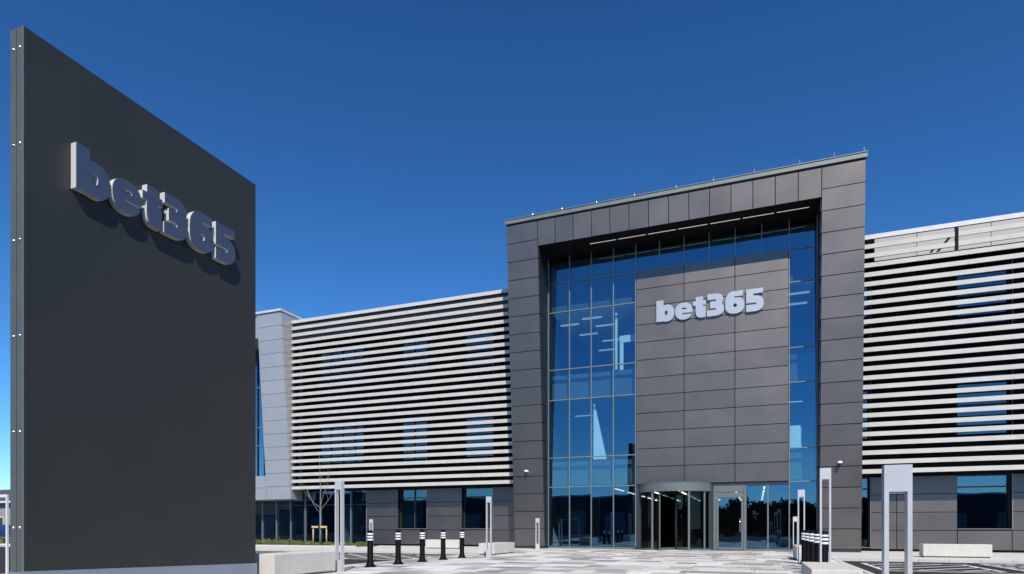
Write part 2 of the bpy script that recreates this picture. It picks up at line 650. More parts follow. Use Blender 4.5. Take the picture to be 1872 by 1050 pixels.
box('threshold', 1.48, UIR - .08, VG - .05, VG + .1, 0, .11, 'door_frame', curtain)

# solid panel field over the doors
pf = MB()
pf.box(-5.80, 1.40, VG - .04, VG + .12, 3.40, 14.36)
field = pf.build('panel_field', 'clad_core', bld)
nrow = 12
for i in range(nrow):
    for j in range(3):
        a = -5.82 + j * 7.24 / 3
        z0, z1 = 3.36 + i * 11.0 / nrow, 3.36 + (i + 1) * 11.0 / nrow
        me = box_mesh(7.24 / 3 - .036, .045, 11.0 / nrow - .034, 'clad')
        link(bpy.data.objects.new('cladding_panel', me), field, (a + 7.24 / 6, VG - .075 + random.uniform(-.002, .002), (z0 + z1) / 2), (random.uniform(-.0015, .0015), 0, random.uniform(-.0015, .0015)))

# doors under it: revolving drum, pass door, two fixed lights
DC, DV, DR = -3.90, 33.45, 1.88
def arc_band(a0, a1, r0, r1, z0, z1, n=20):
    vs, fs = [], []
    for i in range(n + 1):
        a = a0 + (a1 - a0) * i / n
        for r in (r0, r1):
            for z in (z0, z1):
                vs.append((DC + r * math.cos(a), DV + r * math.sin(a), z))
    for i in range(n):
        p, q = i * 4, (i + 1) * 4
        fs += [(p, q, q + 1, p + 1), (p + 2, p + 3, q + 3, q + 2), (p + 1, q + 1, q + 3, p + 3), (p, p + 2, q + 2, q)]
    fs += [(0, 1, 3, 2), (n * 4, n * 4 + 2, n * 4 + 3, n * 4 + 1)]
    return vs, fs
def arc_obj(name, a0, a1, r0, r1, z0, z1, m, parent, n=20):
    v, f = arc_band(a0, a1, r0, r1, z0, z1, n)
    return obj(name, v, f, m, parent, (0, 0, 0), False)
A0, A1 = R(200), R(340)
rev = arc_obj('revolving_door', A0, A1, DR - .16, DR + .02, 2.93, 3.34, 'door_frame', bld, 56)
AO0, AO1 = math.atan2(-1.6, -1.0), math.atan2(-1.55, .78)
AO0 += 2 * math.pi; AO1 += 2 * math.pi
for aa, ab in ((A0, AO0), (AO1, A1)):
    cpn = arc_obj('curved_pane', aa, ab, DR - .07, DR - .05, .09, 2.93, ['glass_clear', 'glass_back'], rev, 20)
    for p in cpn.data.polygons:
        c = p.center
        out = (c.x - DC) * p.normal.x + (c.y - DV) * p.normal.y
        rad = math.hypot(c.x - DC, c.y - DV)
        p.material_index = 0 if (rad > DR - .056 and abs(p.normal.z) < .5) else 1
        p.use_smooth = False
arc_obj('base_ring', A0, AO0, DR - .12, DR, 0, .09, 'door_frame', rev, 10)
arc_obj('base_ring', AO1, A1, DR - .12, DR, 0, .09, 'door_frame', rev, 12)
for a in (A0, AO0, AO1, (AO1 + A1) / 2 + .12, A1):
    box('post', DC + (DR - .06) * math.cos(a) - .045, DC + (DR - .06) * math.cos(a) + .045, DV + (DR - .06) * math.sin(a) - .05, DV + (DR - .06) * math.sin(a) + .05, 0, 2.928, 'door_frame', rev)
for k in range(3):
    a = R(250 + 120 * k)
    c, s = math.cos(a), math.sin(a)
    def wing(r0, r1, z0, z1, th, m, nm):
        n = (-s * th / 2, c * th / 2)
        vs = []
        for z in (z0, z1):
            vs += [(DC + r0 * c - n[0], DV + r0 * s - n[1], z), (DC + r1 * c - n[0], DV + r1 * s - n[1], z), (DC + r1 * c + n[0], DV + r1 * s + n[1], z), (DC + r0 * c + n[0], DV + r0 * s + n[1], z)]
        return obj(nm, vs, BOXF, m, rev)
    wing(.08, 1.70, .12, 2.85, .015, 'glass_clear', 'wing_pane')
    wing(1.70, 1.76, .03, 2.9, .05, 'door_frame', 'wing_stile')
    wing(.08, 1.695, .03, .12, .04, 'door_frame', 'wing_rail')
cp = MB()
cp.tube([(DC, DV, 0), (DC, DV, 2.93)], [.06, .06], 12)
cp.build('centre_post', 'door_frame', rev, smooth=True)
cap = MB()
n = 40
vs = [(DC, DV, 3.342)] + [(DC + (DR + .03) * math.cos(A0 + (A1 - A0) * i / n), DV + (DR + .03) * math.sin(A0 + (A1 - A0) * i / n), 3.342) for i in range(n + 1)]
vs += [(x, y, z + .03) for x, y, z in vs]
m_ = n + 2
fs = [(0, i + 1, i) for i in range(1, n + 1)] + [(m_, m_ + i, m_ + i + 1) for i in range(1, n + 1)] + [(i, i + 1, m_ + i + 1, m_ + i) for i in range(1, n + 1)]
obj('drum_roof', vs, fs, 'door_frame', rev)

box('door_infill', -5.84, -5.60, VG - .03, VG + .08, 0, 3.39, 'frame_dark', bld)
box('door_infill', -2.19, -2.005, VG - .03, VG + .08, 0, 3.39, 'frame_dark', bld)
dz = box('door_head', -2.02, 1.42, VG - .03, VG + .1, 3.20, 3.395, 'frame_dark', bld)
door = box('pass_door', -1.875, -.585, VG - .05, VG + .07, 2.88, 3.198, 'door_frame', bld)
box('door_jamb', -2.0, -1.88, VG - .08, VG + .08, 0, 3.198, 'door_frame', door)
box('door_jamb', -.58, -.46, VG - .08, VG + .08, 0, 3.198, 'door_frame', door)
box('door_rail', -1.87, -.59, VG - .06, VG + .05, 2.62, 2.86, 'door_frame', door)
box('door_stile', -1.865, -1.76, VG - .055, VG + .045, .04, 2.615, 'door_frame', door)
box('door_stile', -.70, -.595, VG - .055, VG + .045, .04, 2.615, 'door_frame', door)
box('door_rail', -1.755, -.705, VG - .05, VG + .04, .04, .16, 'door_frame', door)
pane(-1.755, -.705, .165, 2.61, door, VG, 'glass_lobby')
hd = MB()
hd.tube([(-.76, VG - .11, .9), (-.76, VG - .11, 1.6)], [.015, .015], 8)
hd.tube([(-.76, VG - .11, .95), (-.76, VG - .05, .95)], [.01, .01], 6)
hd.tube([(-.76, VG - .11, 1.55), (-.76, VG - .05, 1.55)], [.01, .01], 6)
hd.build('handle', 'steel', door, smooth=True)
shop = box('side_light', -.455, 1.42, VG - .05, VG + .1, 0, .10, 'door_frame', bld)
pane(-.44, .49, .12, 3.18, shop, VG, 'glass_lobby')
pane(.53, 1.41, .12, 3.18, shop, VG, 'glass_lobby')
mull_v(.51, .10, 3.195, shop, .07, 'door_frame')

# interior seen through the glass: slabs, ceilings, walls, lights
inn = MB()
inn.box(UIL - 1, UIR + 1, 44, 44.2, 3.45, 15.8)
inn.box(UIL - 1, UIR + 1, 56.5, 56.7, 0, 3.4)
inn.box(UIL - 1, UIR + 1, 44.0, 56.5, 3.46, 3.6)
inn.box(UL + .1, UIL - 1.0, 35.05, 44, 0, 15.8)
inn.box(UIR + 1.0, UR - .1, 35.05, 44, 0, 15.8)
inter = inn.build('interior_wall', 'interior', bld)
box('floor_slab', UIL - .9, UIR + .9, VG + .3, 56.4, -.05, .006, 'interior_floor', inter)
for zf, zc in ((4.75, 3.45), (9.5, 8.15), (15.7, 12.95)):
    box('floor_slab', UIL + .1, UIR - .1, VG + .45, 43.9, zc, zf, 'interior', inter)
    box('ceiling', UIL + .12, UIR - .12, VG + .5, 43.9, zc - .05, zc - .004, 'interior_white' if zc > 12 else 'interior', inter)
for (x, yv, zc) in ((-10.1, 35.2, 12.88), (-9.5, 37.3, 12.88), (-8.6, 34.5, 12.88), (-8.2, 36.0, 12.88), (-8.5, 39.0, 12.88), (-9.2, 41.0, 12.88), (1.9, 34.6, 12.88), (1.9, 36.2, 12.88), (-10.0, 38.0, 8.08), (1.8, 38, 8.08)):
    box('ceiling_light', x - .55, x + .55, yv - .09, yv + .09, zc - .02, zc + .015, 'light_panel', inter)
for i, x in enumerate((-7.6, -6.0, -4.4, -2.8, -1.2, .4)):
    for k in range(5):
        v0 = 36.0 + 3.9 * k + .5 * (i % 3)
        box('ceiling_light', x - .05, x + .05, v0, v0 + 2.4, 3.36, 3.396, 'lobby_light', inter)
def sun_patch_panel(pts, v, th=.04):  # sun patches behind the glass: their lit outline is put into the shape
    n = len(pts)
    vs = [(x, v, z) for x, z in pts] + [(x, v + th, z) for x, z in pts]
    fs = [tuple(range(n)), tuple(range(2 * n - 1, n - 1, -1))] + [(i, n + i, n + (i + 1) % n, (i + 1) % n) for i in range(n)]
    obj('partition_and_sun_patch', vs, fs, 'interior_white', inter)
sun_patch_panel([(-8.20, 4.80), (-7.48, 4.80), (-8.12, 7.75), (-8.20, 7.80)], VG + .40)
sun_patch_panel([(-7.02, 9.55), (-6.90, 9.55), (-6.90, 12.55), (-7.02, 12.55)], VG + .40)
sun_patch_panel([(-6.82, 9.55), (-6.62, 9.55), (-6.62, 11.0), (-6.82, 11.0)], VG + .62)
sun_patch_panel([(-6.85, 11.05), (-6.02, 11.05), (-6.02, 11.42), (-6.85, 11.42)], VG + .75)
sun_patch_panel([(1.50, 5.0), (2.02, 5.0), (2.02, 6.05), (1.50, 6.05)], VG + .40)
sun_patch_panel([(-10.50, .15), (-10.10, .15), (-10.48, 1.15)], VG + .40)
box('reception_desk', -5.0, -1.5, 39.5, 40.3, .01, 1.1, 'wood', inter)
for x in (-8.8, -2.6, 1.2):
    box('column', x - .2, x + .2, 36.0, 36.4, .01, 3.4, 'interior', inter)
box('barrier', -3.25, -3.15, 33.9, 34.9, .01, 1.1, 'interior_white', inter)

# ---------------- wings with louvre screens
VL, VW = 33.35, 34.45
NS, ZS0, ZS1, SH, SDP = 26, 3.645, 14.77, .203, .26
KW, KL = 1.0236, 1.034
def zk(z): return 1.1 + (z - 1.1) * KW if z > 1.2 else z
def scaled(hs_): return [(h[0] * KW if h[0] != RX0 + .02 else h[0], h[1] * KW, zk(h[2]), zk(h[3])) for h in hs_]
PIT = (ZS1 - SH - ZS0) / (NS - 1)
FASZ = 13.52


def wing_block(name, x0, x1, fmat, holes, seams, label):
    """wing wall with window openings; holes: (x0,x1,z0,z1)"""
    xs = sorted({x0, x1, *[h[0] for h in holes], *[h[1] for h in holes]})
    zs = sorted({0.0, 14.75, *[h[2] for h in holes], *[h[3] for h in holes]})
    wb = MB()
    for a, b in zip(xs[:-1], xs[1:]):
        zc = None
        for c, d in zip(zs[:-1], zs[1:]):
            inside = any(h[0] <= (a + b) / 2 <= h[1] and h[2] <= (c + d) / 2 <= h[3] for h in holes)
            if not inside:
                wb.box(a, b, VW, VW + .45, c, d)
    wb.box(x0, x1, VW + 9, VW + 9.2, 0, 14.75)
    wb.box(x0, x1, VW + .45, VW + 9, 14.4, 14.75)
    wb.box(x0 + .01, x0 + .2, VW + .46, VW + 8.99, 0, 14.39)
    wb.box(x1 - .2, x1 - .01, VW + .46, VW + 8.99, 0, 14.39)
    for zf in (4.2, 9.0):
        wb.box(x0 + .21, x1 - .21, VW + .5, VW + 9, zf - .5, zf)
    wall = wb.build('wing_wall', 'black_wall', bld)
    tag(wall, label)
    # ground floor cladding panels
    zr = [.10, 1.0, 1.85, 2.70, 3.55]
    for a, b in zip(seams[:-1], seams[1:]):
        for c, d in zip(zr[:-1], zr[1:]):
            # cut a panel by the openings
            rects = [(a, b, c, d)]
            for h in holes:
                nr_ = []
                for (p, q, r_, s_) in rects:
                    if h[0] >= q - .01 or h[1] <= p + .01 or h[2] >= s_ - .01 or h[3] <= r_ + .01:
                        nr_.append((p, q, r_, s_)); continue
                    if h[0] > p + .05: nr_.append((p, h[0], r_, s_))
                    if h[1] < q - .05: nr_.append((h[1], q, r_, s_))
                    if h[2] > r_ + .05: nr_.append((max(p, h[0]), min(q, h[1]), r_, h[2]))
                    if h[3] < s_ - .05: nr_.append((max(p, h[0]), min(q, h[1]), h[3], s_))
                rects = nr_
            for (p, q, r_, s_) in rects:
                if q - p > .06 and s_ - r_ > .06:
                    box('cladding_panel', p + .016, q - .016, VW - .05, VW - .005, r_ + .014, s_ - .014, 'clad', wall)
    return wall


def window(x0, x1, z0, z1, parent_bld, cols=1, trans=None):
    m = 'glass_wing' if z0 > 4 else 'glass'
    wn = MB()
    t = .05
    v0, v1 = VW + .22, VW + .36
    wn.box(x0, x0 + t, v0, v1, z0, z1); wn.box(x1 - t, x1, v0, v1, z0, z1)
    wn.box(x0 + t, x1 - t, v0, v1, z0, z0 + t); wn.box(x0 + t, x1 - t, v0, v1, z1 - t, z1)
    o = wn.build('window', 'frame_dark', parent_bld, (0, 0, 0))
    zt = trans if trans else None
    cw_ = (x1 - x0 - 2 * t) / cols
    for k in range(cols):
        a, b = x0 + t + k * cw_, x0 + t + (k + 1) * cw_
        if k: box('mullion', a - .03, a + .03, v0 + .01, v1, z0 + t, z1 - t, 'frame_dark', o)
        if zt:
            pane(a + .03, b - .03, z0 + t, zt - .03, o, VW + .31, m)
            pane(a + .03, b - .03, zt + .03, z1 - t, o, VW + .31, m)
            box('transom', a + .03, b - .03, v0 + .01, v1, zt - .03, zt + .03, 'frame_dark', o)
        else:
            pane(a + .03, b - .03, z0 + t, z1 - t, o, VW + .31, m)
    box('sill', x0 + .004, x1 - .004, VW - .07, VW + .22, z0 + .002, z0 + .03, 'mullion', o)
    box('jamb_trim', x1 - .005, x1 + .025, VW - .065, VW + .019, z0, z1, 'mullion', o)
    return o


def louvres(x0, x1, posts, label):
    e = MB()
    # uprights carrying the slats
    for x in posts:
        e.box(x - .05, x + .05, VL + SDP + .02, VL + SDP + .16, ZS0 + .02, ZS1 - .05)
        for z in (4.2, 9.0, 13.6):
            e.box(x - .04, x + .04, VL + SDP + .165, VW - .01, z - .05, z + .05)
    s = e.build('louvre_screen', 'black_wall', bld)
    VLX = (x0 + x1) / 2
    tag(s, label)
    for k in range(NS):
        z = ZS0 + k * PIT
        top = k == NS - 1
        dz_ = random.uniform(-.003, .003)
        sl_ = MB()
        sl_.box(x0 - VLX, x1 - VLX, 0, .045, 0, SH, 0)
        sl_.box(x0 - VLX + .02, x1 - VLX - .02, .048, SDP, SH - .03, SH - .005, 1)  # added black plate, hidden behind the slat face, to block the sun
        sl_.build('slat', ['coping' if top else 'white_slat', 'black_wall'], s, (VLX, VL + random.uniform(-.004, .004), z + dz_))
    return s


# right wing
RX0, RX1 = UR + .02, 26.0
rh_ = []
for cx in (9.42, 13.72, 18.02, 22.32):
    for (a, b) in ((1.05, 3.5), (5.1, 8.0), (9.95, 13.0)):
        rh_.append((cx - 1.01, cx + 1.01, a, b))
for (a, b) in ((.15, 3.5), (5.1, 8.0), (9.95, 13.0)):
    rh_.append((RX0 + .02, 4.97, a, b))
rh_ = scaled(rh_)
wr = wing_block('wing_wall', RX0, RX1, 'fascia_pale', rh_, [h * KW for h in (4.99, 6.05, 8.41, 10.43, 12.71, 14.73, 17.01, 19.03, 21.3, 23.3, 25.4)], 'dark clad wall behind the right louvres')
for h in rh_:
    window(h[0], h[1], h[2], h[3], bld, 1, h[3] - .55 if h[2] < 1.2 else (h[2] + h[3]) / 2 + .1)
louvres(RX0, RX1, (6.9, 12.1, 16.4, 20.8, 25.8), 'white louvre slats of the right wing')
fx = [RX0 + .65, 6.8, 9.6, 12.6, 15.5, 18.3, 21.0, 23.6, 26.0]
for a, b in zip(fx[:-1], fx[1:]):
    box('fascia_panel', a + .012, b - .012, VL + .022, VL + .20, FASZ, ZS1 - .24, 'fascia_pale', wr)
def slant(p, q, t):
    return [(p[0] - t, -.02, p[1]), (p[0] + t, -.02, p[1]), (p[0] + t, .02, p[1]), (p[0] - t, .02, p[1]), (q[0] - t, -.02, q[1]), (q[0] + t, -.02, q[1]), (q[0] + t, .02, q[1]), (q[0] - t, .02, q[1])][4:] + [(p[0] - t, -.02, p[1]), (p[0] + t, -.02, p[1]), (p[0] + t, .02, p[1]), (p[0] - t, .02, p[1])], BOXF
br = MB()
br.box(-.07, .07, -.03, .03, 0, 1.15)
br.add(*slant((-.10, .80), (-.72, .02), .06))
br.add(*slant((-.86, .20), (-.98, .02), .05))
br.build('bracket', 'black_wall', wr, (8.32, VL + .03, FASZ + .02))

# left wing
LX0, LX1 = -28.53, UL - .02
lh = []
for cx in (-15.25, -19.60):
    for (a, b) in ((1.05, 3.5), (5.1, 8.0), (9.95, 13.0)):
        lh.append((cx - 1.0, cx + 1.0, a, b))
for (a, b) in ((5.1, 8.0), (9.95, 13.0)):
    lh.append((-26.8, -23.0, a, b))
lh.append((-27.75, -22.9, .12, 3.5))
lh = scaled(lh)
wl = wing_block('wing_wall', LX0, LX1, 'fascia_dark', lh, [h * KW for h in (-22.9, -20.6, -18.6, -16.25, -14.25)] + [LX1], 'dark clad wall behind the left louvres')
for h in lh:
    wide = h[1] - h[0] > 3
    if h[2] < .5: continue
    window(h[0], h[1], h[2], h[3], bld, 4 if wide else (2 if abs((h[0] + h[1]) / 2 + 19.6 * KW) < .1 else 1), h[3] - .55 if h[2] < 1.2 else (h[2] + h[3]) / 2 + .1)
louvres(LX0, LX1, (-28.4, -23.1, -17.9, -13.7), 'white louvre slats of the left wing')
fx = [-28.5, -26.0, -23.5, -21.0, -18.5, -16.0, -12.6]
for a, b in zip(fx[:-1], fx[1:]):
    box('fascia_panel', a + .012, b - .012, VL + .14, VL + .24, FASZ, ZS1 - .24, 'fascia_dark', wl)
# coping and roof edge of both wings
for a, b in ((LX0 + .0, LX1), (RX0, RX1)):
    box('roof_coping', a, b, VL + .27, VW + .4, ZS1 - .07, ZS1 - .02, 'coping', bld)

# ---------------- silver leaning tower at the far left of the left wing
TX1, TXI, TX0 = -28.56, -30.53, -42.4
TZ = 15.10
def vtow(z): return 33.48 - .0743 * z
tc_ = MB()
v, f = prism_x([(vtow(3.01) + .05, 3.01), (38, 3.01), (38, TZ), (vtow(TZ) + .05, TZ)], TXI + .01, TX1 - .012)
tc_.add(v, f)
v, f = prism_x([(vtow(3.01) + .05, 3.012), (38, 3.012), (38, 4.60), (vtow(4.60) + .05, 4.60)], TX0, TXI + .008)
tc_.add(v, f)
v, f = prism_x([(vtow(13.6) + .05, 13.6), (38, 13.6), (38, TZ - .002), (vtow(TZ) + .05, TZ - .002)], TX0, TXI + .008)
tc_.add(v, f)
tower = tc_.build('silver_portal', 'silver_clad', bld)
nt_ = 14
trh = (TZ - .02 - 3.01) / nt_
for i in range(nt_):
    lean_panel(TXI, TX1, 3.01 + i * trh, 3.01 + (i + 1) * trh, tower, 'silver_clad', 'cladding_panel', vtow, .012)
    za, zb = 3.01 + i * trh, 3.01 + (i + 1) * trh
    va = vtow((za + zb) / 2) + .055
    if VL + .85 - va > .1:
        box('side_panel', TX1 - .014, TX1 + .022, va + .01, VL + .85, za + .012, zb - .012, 'silver_clad', tower)
for x in (-32.49, -34.45, -36.41, -38.37):
    for i in range(2):
        lean_panel(x, x + 1.96, 3.01 + i * .795, 3.01 + (i + 1) * .795, tower, 'silver_clad', 'cladding_panel', vtow, .012)
tcp = MB()
tcp.box(TX0, TX1 + .06, vtow(TZ) - .08, 38, TZ + .001, TZ + .14)
tcp.build('tower_coping', 'coping', tower)
# glass behind the tower's opening
tg = MB()
tg.box(TX0, TXI, 34.55, 34.7, 4.60, 4.72)
tgl = tg.build('tower_glazing', 'frame_dark', bld)
for x in range(4):
    for (a, b) in ((4.72, 6.85), (6.85, 8.1), (8.1, 10.9), (10.9, 13.6)):
        pane(TXI - (x + 1) * 2.0 + .02, TXI - x * 2.0 - .02, a + .02, b - .02, tgl, 34.6, 'glass_dark')
        box('transom', TXI - (x + 1) * 2.0 + .03, TXI - x * 2.0 - .03, 34.52, 34.68, b - .03, b + .03, 'mullion', tgl)
    mull_v(TXI - x * 2.0 - .0, 4.72, 13.6, tgl, .06, 'frame_dark', v=34.6)
# ground-floor shopfront under tower and the first bay of the wing
sf = MB()
sf.box(-42, -23.46, VW + .02, VW + .14, 0, .12)
sfo = sf.build('shopfront', 'frame_dark', bld)
xs = [-23.46 - 1.22 * k for k in range(14)]
for k in range(13):
    pane(xs[k + 1] + .03, xs[k] - .03, .13, 2.62, sfo, VW + .08, 'glass_lobby')
    pane(xs[k + 1] + .03, xs[k] - .03, 2.68, 3.54 if xs[k + 1] > -28.7 else 3.01, sfo, VW + .08, 'glass_lobby')
    box('transom', xs[k + 1] + .03, xs[k] - .03, VW + .02, VW + .13, 2.62, 2.68, 'frame_dark', sfo)
for k in range(14):
    box('mullion', xs[k] - .03, xs[k] + .03, VW - .03, VW + .15, .12, 3.56 if xs[k] > -28.7 else 3.01, 'mullion', sfo)
si = MB()
si.box(-41, -22.5, 40, 40.2, 0, 3.4)
si.box(-41, -22.5, VW + .3, 40, -.05, .005)
si.build('interior_wall', 'interior_floor', bld)
box('partition_and_sun_patch', -25.95, -25.85, 35.3, 37.3, .01, 2.6, 'interior_white', bld)
box('partition_and_sun_patch', -23.55, -23.45, 35.3, 37.1, .01, 2.4, 'interior_white', bld)
box('partition_and_sun_patch', -31.4, -31.3, 35.3, 37.1, .01, 2.4, 'interior_white', bld)

# main body and roof of the block behind
bd = MB()
bd.box(-41, UL - .1, 44.3, 58, 0, 13.9)
bd.box(UR + .1, 26, 44.3, 58, 0, 13.9)
bd.box(UL - .05, UR + .05, 44.3, 58, 3.7, 13.9)
bd.box(UL - .05, UR + .05, 56.9, 58, 0, 3.69)
bd.box(UL + .1, UR - .1, 35.02, 44.25, 15.9, 16.4)
bd.build('rear_block', 'dark_wall', bld)

# security domes on the pilasters
def dome(loc, label):
    e = empty('security_camera', loc, label, 'camera', 'dome cameras on the portal')
    a = MB()
    a.box(-.07, .07, -.06, .0, -.06, .06)
    a.tube([(0, -.04, .02), (0, -.20, .02)], [.025, .025], 8)
    a.lathe([(.0, .09), (.06, .085), (.10, .05), (.105, .0), (.10, -.02)], 16, 0, (0, -.2))
    a.build('housing', 'cam_white', e, loc, True)
    b = MB()
    b.lathe([(.095, -.02), (.085, -.06), (.05, -.095), (0, -.105)], 16, 0, (0, -.2))
    b.build('lens_dome', 'cam_black', e, loc, True)
dome((-11.55, vfront(4.15) - .0, 4.15), 'white dome security camera on the left pilaster of the portal')
dome((3.50, vfront(4.05) - .0, 4.05), 'white dome security camera on the right pilaster of the portal')

# ------------------------------------------------------------------ lettering
def glyph_fields():
    n = 190
    xs = np.linspace(-.08, 1.0, n)
    ys = np.linspace(-.10, 1.12, n)
    X, Y = np.meshgrid(xs, ys)
    def bx(x0, x1, y0, y1, r=.0):
        qx = np.abs(X - (x0 + x1) / 2) - (x1 - x0) / 2 + r
        qy = np.abs(Y - (y0 + y1) / 2) - (y1 - y0) / 2 + r
        return np.hypot(np.maximum(qx, 0), np.maximum(qy, 0)) + np.minimum(np.maximum(qx, qy), 0) - r
    def el(cx, cy, rx, ry, p=2.3):
        return ((np.abs((X - cx) / rx) ** p + np.abs((Y - cy) / ry) ** p) ** (1 / p) - 1) * min(rx, ry)
    def half(nx, ny, d):
        l = math.hypot(nx, ny)
        return (X * nx + Y * ny) / l - d
    U = lambda *a: np.minimum.reduce(a)
    S = lambda a, *b: np.maximum.reduce([a] + [-q for q in b])
    I = lambda *a: np.maximum.reduce(a)
    g = {}
    g['b'] = (S(U(bx(0, .34, 0, 1), el(.50, .375, .36, .395)), el(.475, .385, .07, .115)), .86)
    g['e'] = (S(el(.41, .375, .41, .395), bx(.31, .54, .455, .535, .03), bx(.34, 1, .215, .285)), .82)
    tb = I(el(.44, .40, .32, .42, 3.2), bx(0.12, .58, -.05, .5))
    g['t'] = (I(U(bx(.13, .47, .25, .95), bx(0, .60, .56, .76), tb), U(half(-.55, .83, .72), bx(-.1, .12, -.1, .7), bx(0, .7, -.2, .86))), .60)
    g['3'] = (S(U(I(el(.30, .72, .44, .285, 2.6), bx(.02, 1, .4, 1.1)), I(el(.30, .29, .48, .31, 2.6), bx(0, 1, -.1, .62)), bx(.02, .32, .80, 1.003), bx(0, .32, -.018, .18)), bx(-.1, .42, .655, .745, 0), bx(-.1, .42, .26, .345, 0), bx(-.1, .15, .33, .70)), .78)
    up = I(el(.47, .50, .47, .52, 2.4), bx(-.1, .80, -.1, 1.0))
    g['6'] = (S(U(I(up, U(bx(-.1, .5, 0, 1.1), bx(-.1, 1, .70, 1.1))), el(.43, .36, .43, .38, 2.4), bx(.4, .80, .80, 1.0)), bx(.42, 1.0, .70, .765), el(.445, .355, .085, .085)), .87)
    g['5'] = (S(U(bx(0, .74, .79, 1.0), bx(0, .32, .42, 1.0), I(el(.32, .335, .45, .355, 2.5), bx(0, 1, -.1, 1)), bx(0, .34, -.018, .2)), bx(.36, 1.0, .695, .785), bx(-.1, .44, .29, .375)), .78)
    return xs, ys, g


def contours(xs, ys, F):
    """marching squares; returns closed loops"""
    segs = {}
    ny, nx = F.shape
    def ip(i0, j0, i1, j1):
        a, b = F[j0, i0], F[j1, i1]
        t = a / (a - b)
        return (xs[i0] + (xs[i1] - xs[i0]) * t, ys[j0] + (ys[j1] - ys[j0]) * t)
    nextp, pos = {}, {}
    for j in range(ny - 1):
        for i in range(nx - 1):
            q = [F[j, i] < 0, F[j, i + 1] < 0, F[j + 1, i + 1] < 0, F[j + 1, i] < 0]
            if all(q) or not any(q): continue
            E = [(('h', i, j), (i, j, i + 1, j)), (('v', i + 1, j), (i + 1, j, i + 1, j + 1)), (('h', i, j + 1), (i, j + 1, i + 1, j + 1)), (('v', i, j), (i, j, i, j + 1))]
            ins, outs = [], []
            for k in range(4):
                if q[k] != q[(k + 1) % 4]:
                    key, e = E[k]
                    pos[key] = ip(*e)
                    (outs if q[k] else ins).append(key)
            if len(ins) == 1:
                nextp[outs[0]] = ins[0]
            else:
                order = [E[k][0] for k in range(4) if q[k] != q[(k + 1) % 4]]
                for o_ in outs:
                    nextp[o_] = order[(order.index(o_) - 1) % 4]
    loops = []
    while nextp:
        s0 = next(iter(nextp))
        lp, c = [], s0
        while c in nextp:
            lp.append(pos[c])
            c = nextp.pop(c)
        if len(lp) > 8: loops.append(lp)
    return loops


def simplify(lp, tol=.0022):
    def dp(a):
        if len(a) < 3: return a
        p, q = np.array(a[0]), np.array(a[-1])
        d = q - p
        L = np.hypot(*d) + 1e-9
        pts = np.array(a)
        dist = np.abs((pts[:, 0] - p[0]) * d[1] - (pts[:, 1] - p[1]) * d[0]) / L
        k = int(dist.argmax())
        if dist[k] < tol: return [a[0], a[-1]]
        return dp(a[:k + 1])[:-1] + dp(a[k:])
    h = len(lp) // 2
    return dp(lp[:h + 1])[:-1] + dp(lp[h:] + [lp[0]])[:-1]


def glyph_mesh(name, loops, depth, face_m, side_m, sx=1.0, sy=1.0):
    cu = bpy.data.curves.new('glyph', 'CURVE')
    cu.dimensions = '2D'
    cu.fill_mode = 'BOTH'
    cu.extrude = depth / 2
    for lp in loops:
        sp = cu.splines.new('POLY')
        sp.points.add(len(lp) - 1)
        for p, (x, y) in zip(sp.points, lp):
            p.co = (x * sx, y * sy, 0, 1)
        sp.use_cyclic_u = True
    tmp = bpy.data.objects.new('tmp', cu)
    sc.collection.objects.link(tmp)
    dg = bpy.context.evaluated_depsgraph_get()
    me = bpy.data.meshes.new_from_object(tmp.evaluated_get(dg))
    bpy.data.objects.remove(tmp)
    bpy.data.curves.remove(cu)
    me.name = name
    me.materials.clear()
    me.materials.append(M[face_m])
    me.materials.append(M[side_m])
    for p in me.polygons:
        p.material_index = 0 if abs(p.normal.z) > .7 else 1
        p.use_smooth = False
    return me


gx, gy, GF = glyph_fields()
LOOPS = {k: [simplify(l) for l in contours(gx, gy, f[0])] for k, f in GF.items()}
WORD = 'bet365'
GAPS = [.05, .025, .05, .06, .07, 0]
TOTAL = sum(GF[c][1] for c in WORD) + sum(GAPS)


def lettering(parent, width, cap, depth, face_m, side_m, place, rot, lab):
    sx = width / TOTAL
    x = 0
    for c, g in zip(WORD, GAPS):
        me = glyph_mesh('letter', LOOPS[c], depth, face_m, side_m, sx, cap)
        o = link(bpy.data.objects.new('letter', me), parent, place(x * sx), rot)
        x += GF[c][1] + g


# wall lettering on the panel field
VF = VG - .0975
ws = empty('wall_lettering', (-4.77, VF, 11.62), 'pale silver raised bet365 letters on the dark panels above the doors', 'sign')
DL = .10
lettering(ws, 5.10, 1.07, DL, 'letter_face', 'letter_side', lambda x: (-4.77 + x, VF - DL / 2 - .005, 11.62), (R(90), 0, 0), 'wall')

# ------------------------------------------------------------------ totem sign in front of the left wing
SU0, SU1, SV0, SV1, SZ = -10.39, -10.10, 6.05, 10.67, 8.53
tot = empty('totem_sign', (SU1, 8.36, 0), 'tall dark grey totem sign with raised bet365 letters beside the forecourt', 'sign')
sp_ = MB()
mid = (SU0 + SU1) / 2
sp_.box(mid + .006, SU1, SV0, SV1, .25, SZ)
fp = sp_.build('face_panel', 'sign_panel', tot)
sp_ = MB()
sp_.box(SU0, mid - .006, SV0, SV1, .25, SZ - .004)
bp_ = sp_.build('rear_panel', 'sign_panel', tot)
box('core', SU0 + .03, SU1 - .03, SV0 + .02, SV1 - .02, .0, SZ - .03, 'sign_groove', tot)
es = []
for a, b in ((SU0 + .002, mid - .007), (mid + .007, SU1 - .006)):
    es.append(box('edge_strip', a, b, SV0 - .010, SV0 - .002, .30, SZ - .006, 'sign_edge', tot))
box('edge_trim', SU1 - .008, SU1 + .003, SV0 - .012, SV0 + .004, .30, SZ, 'mullion', tot)
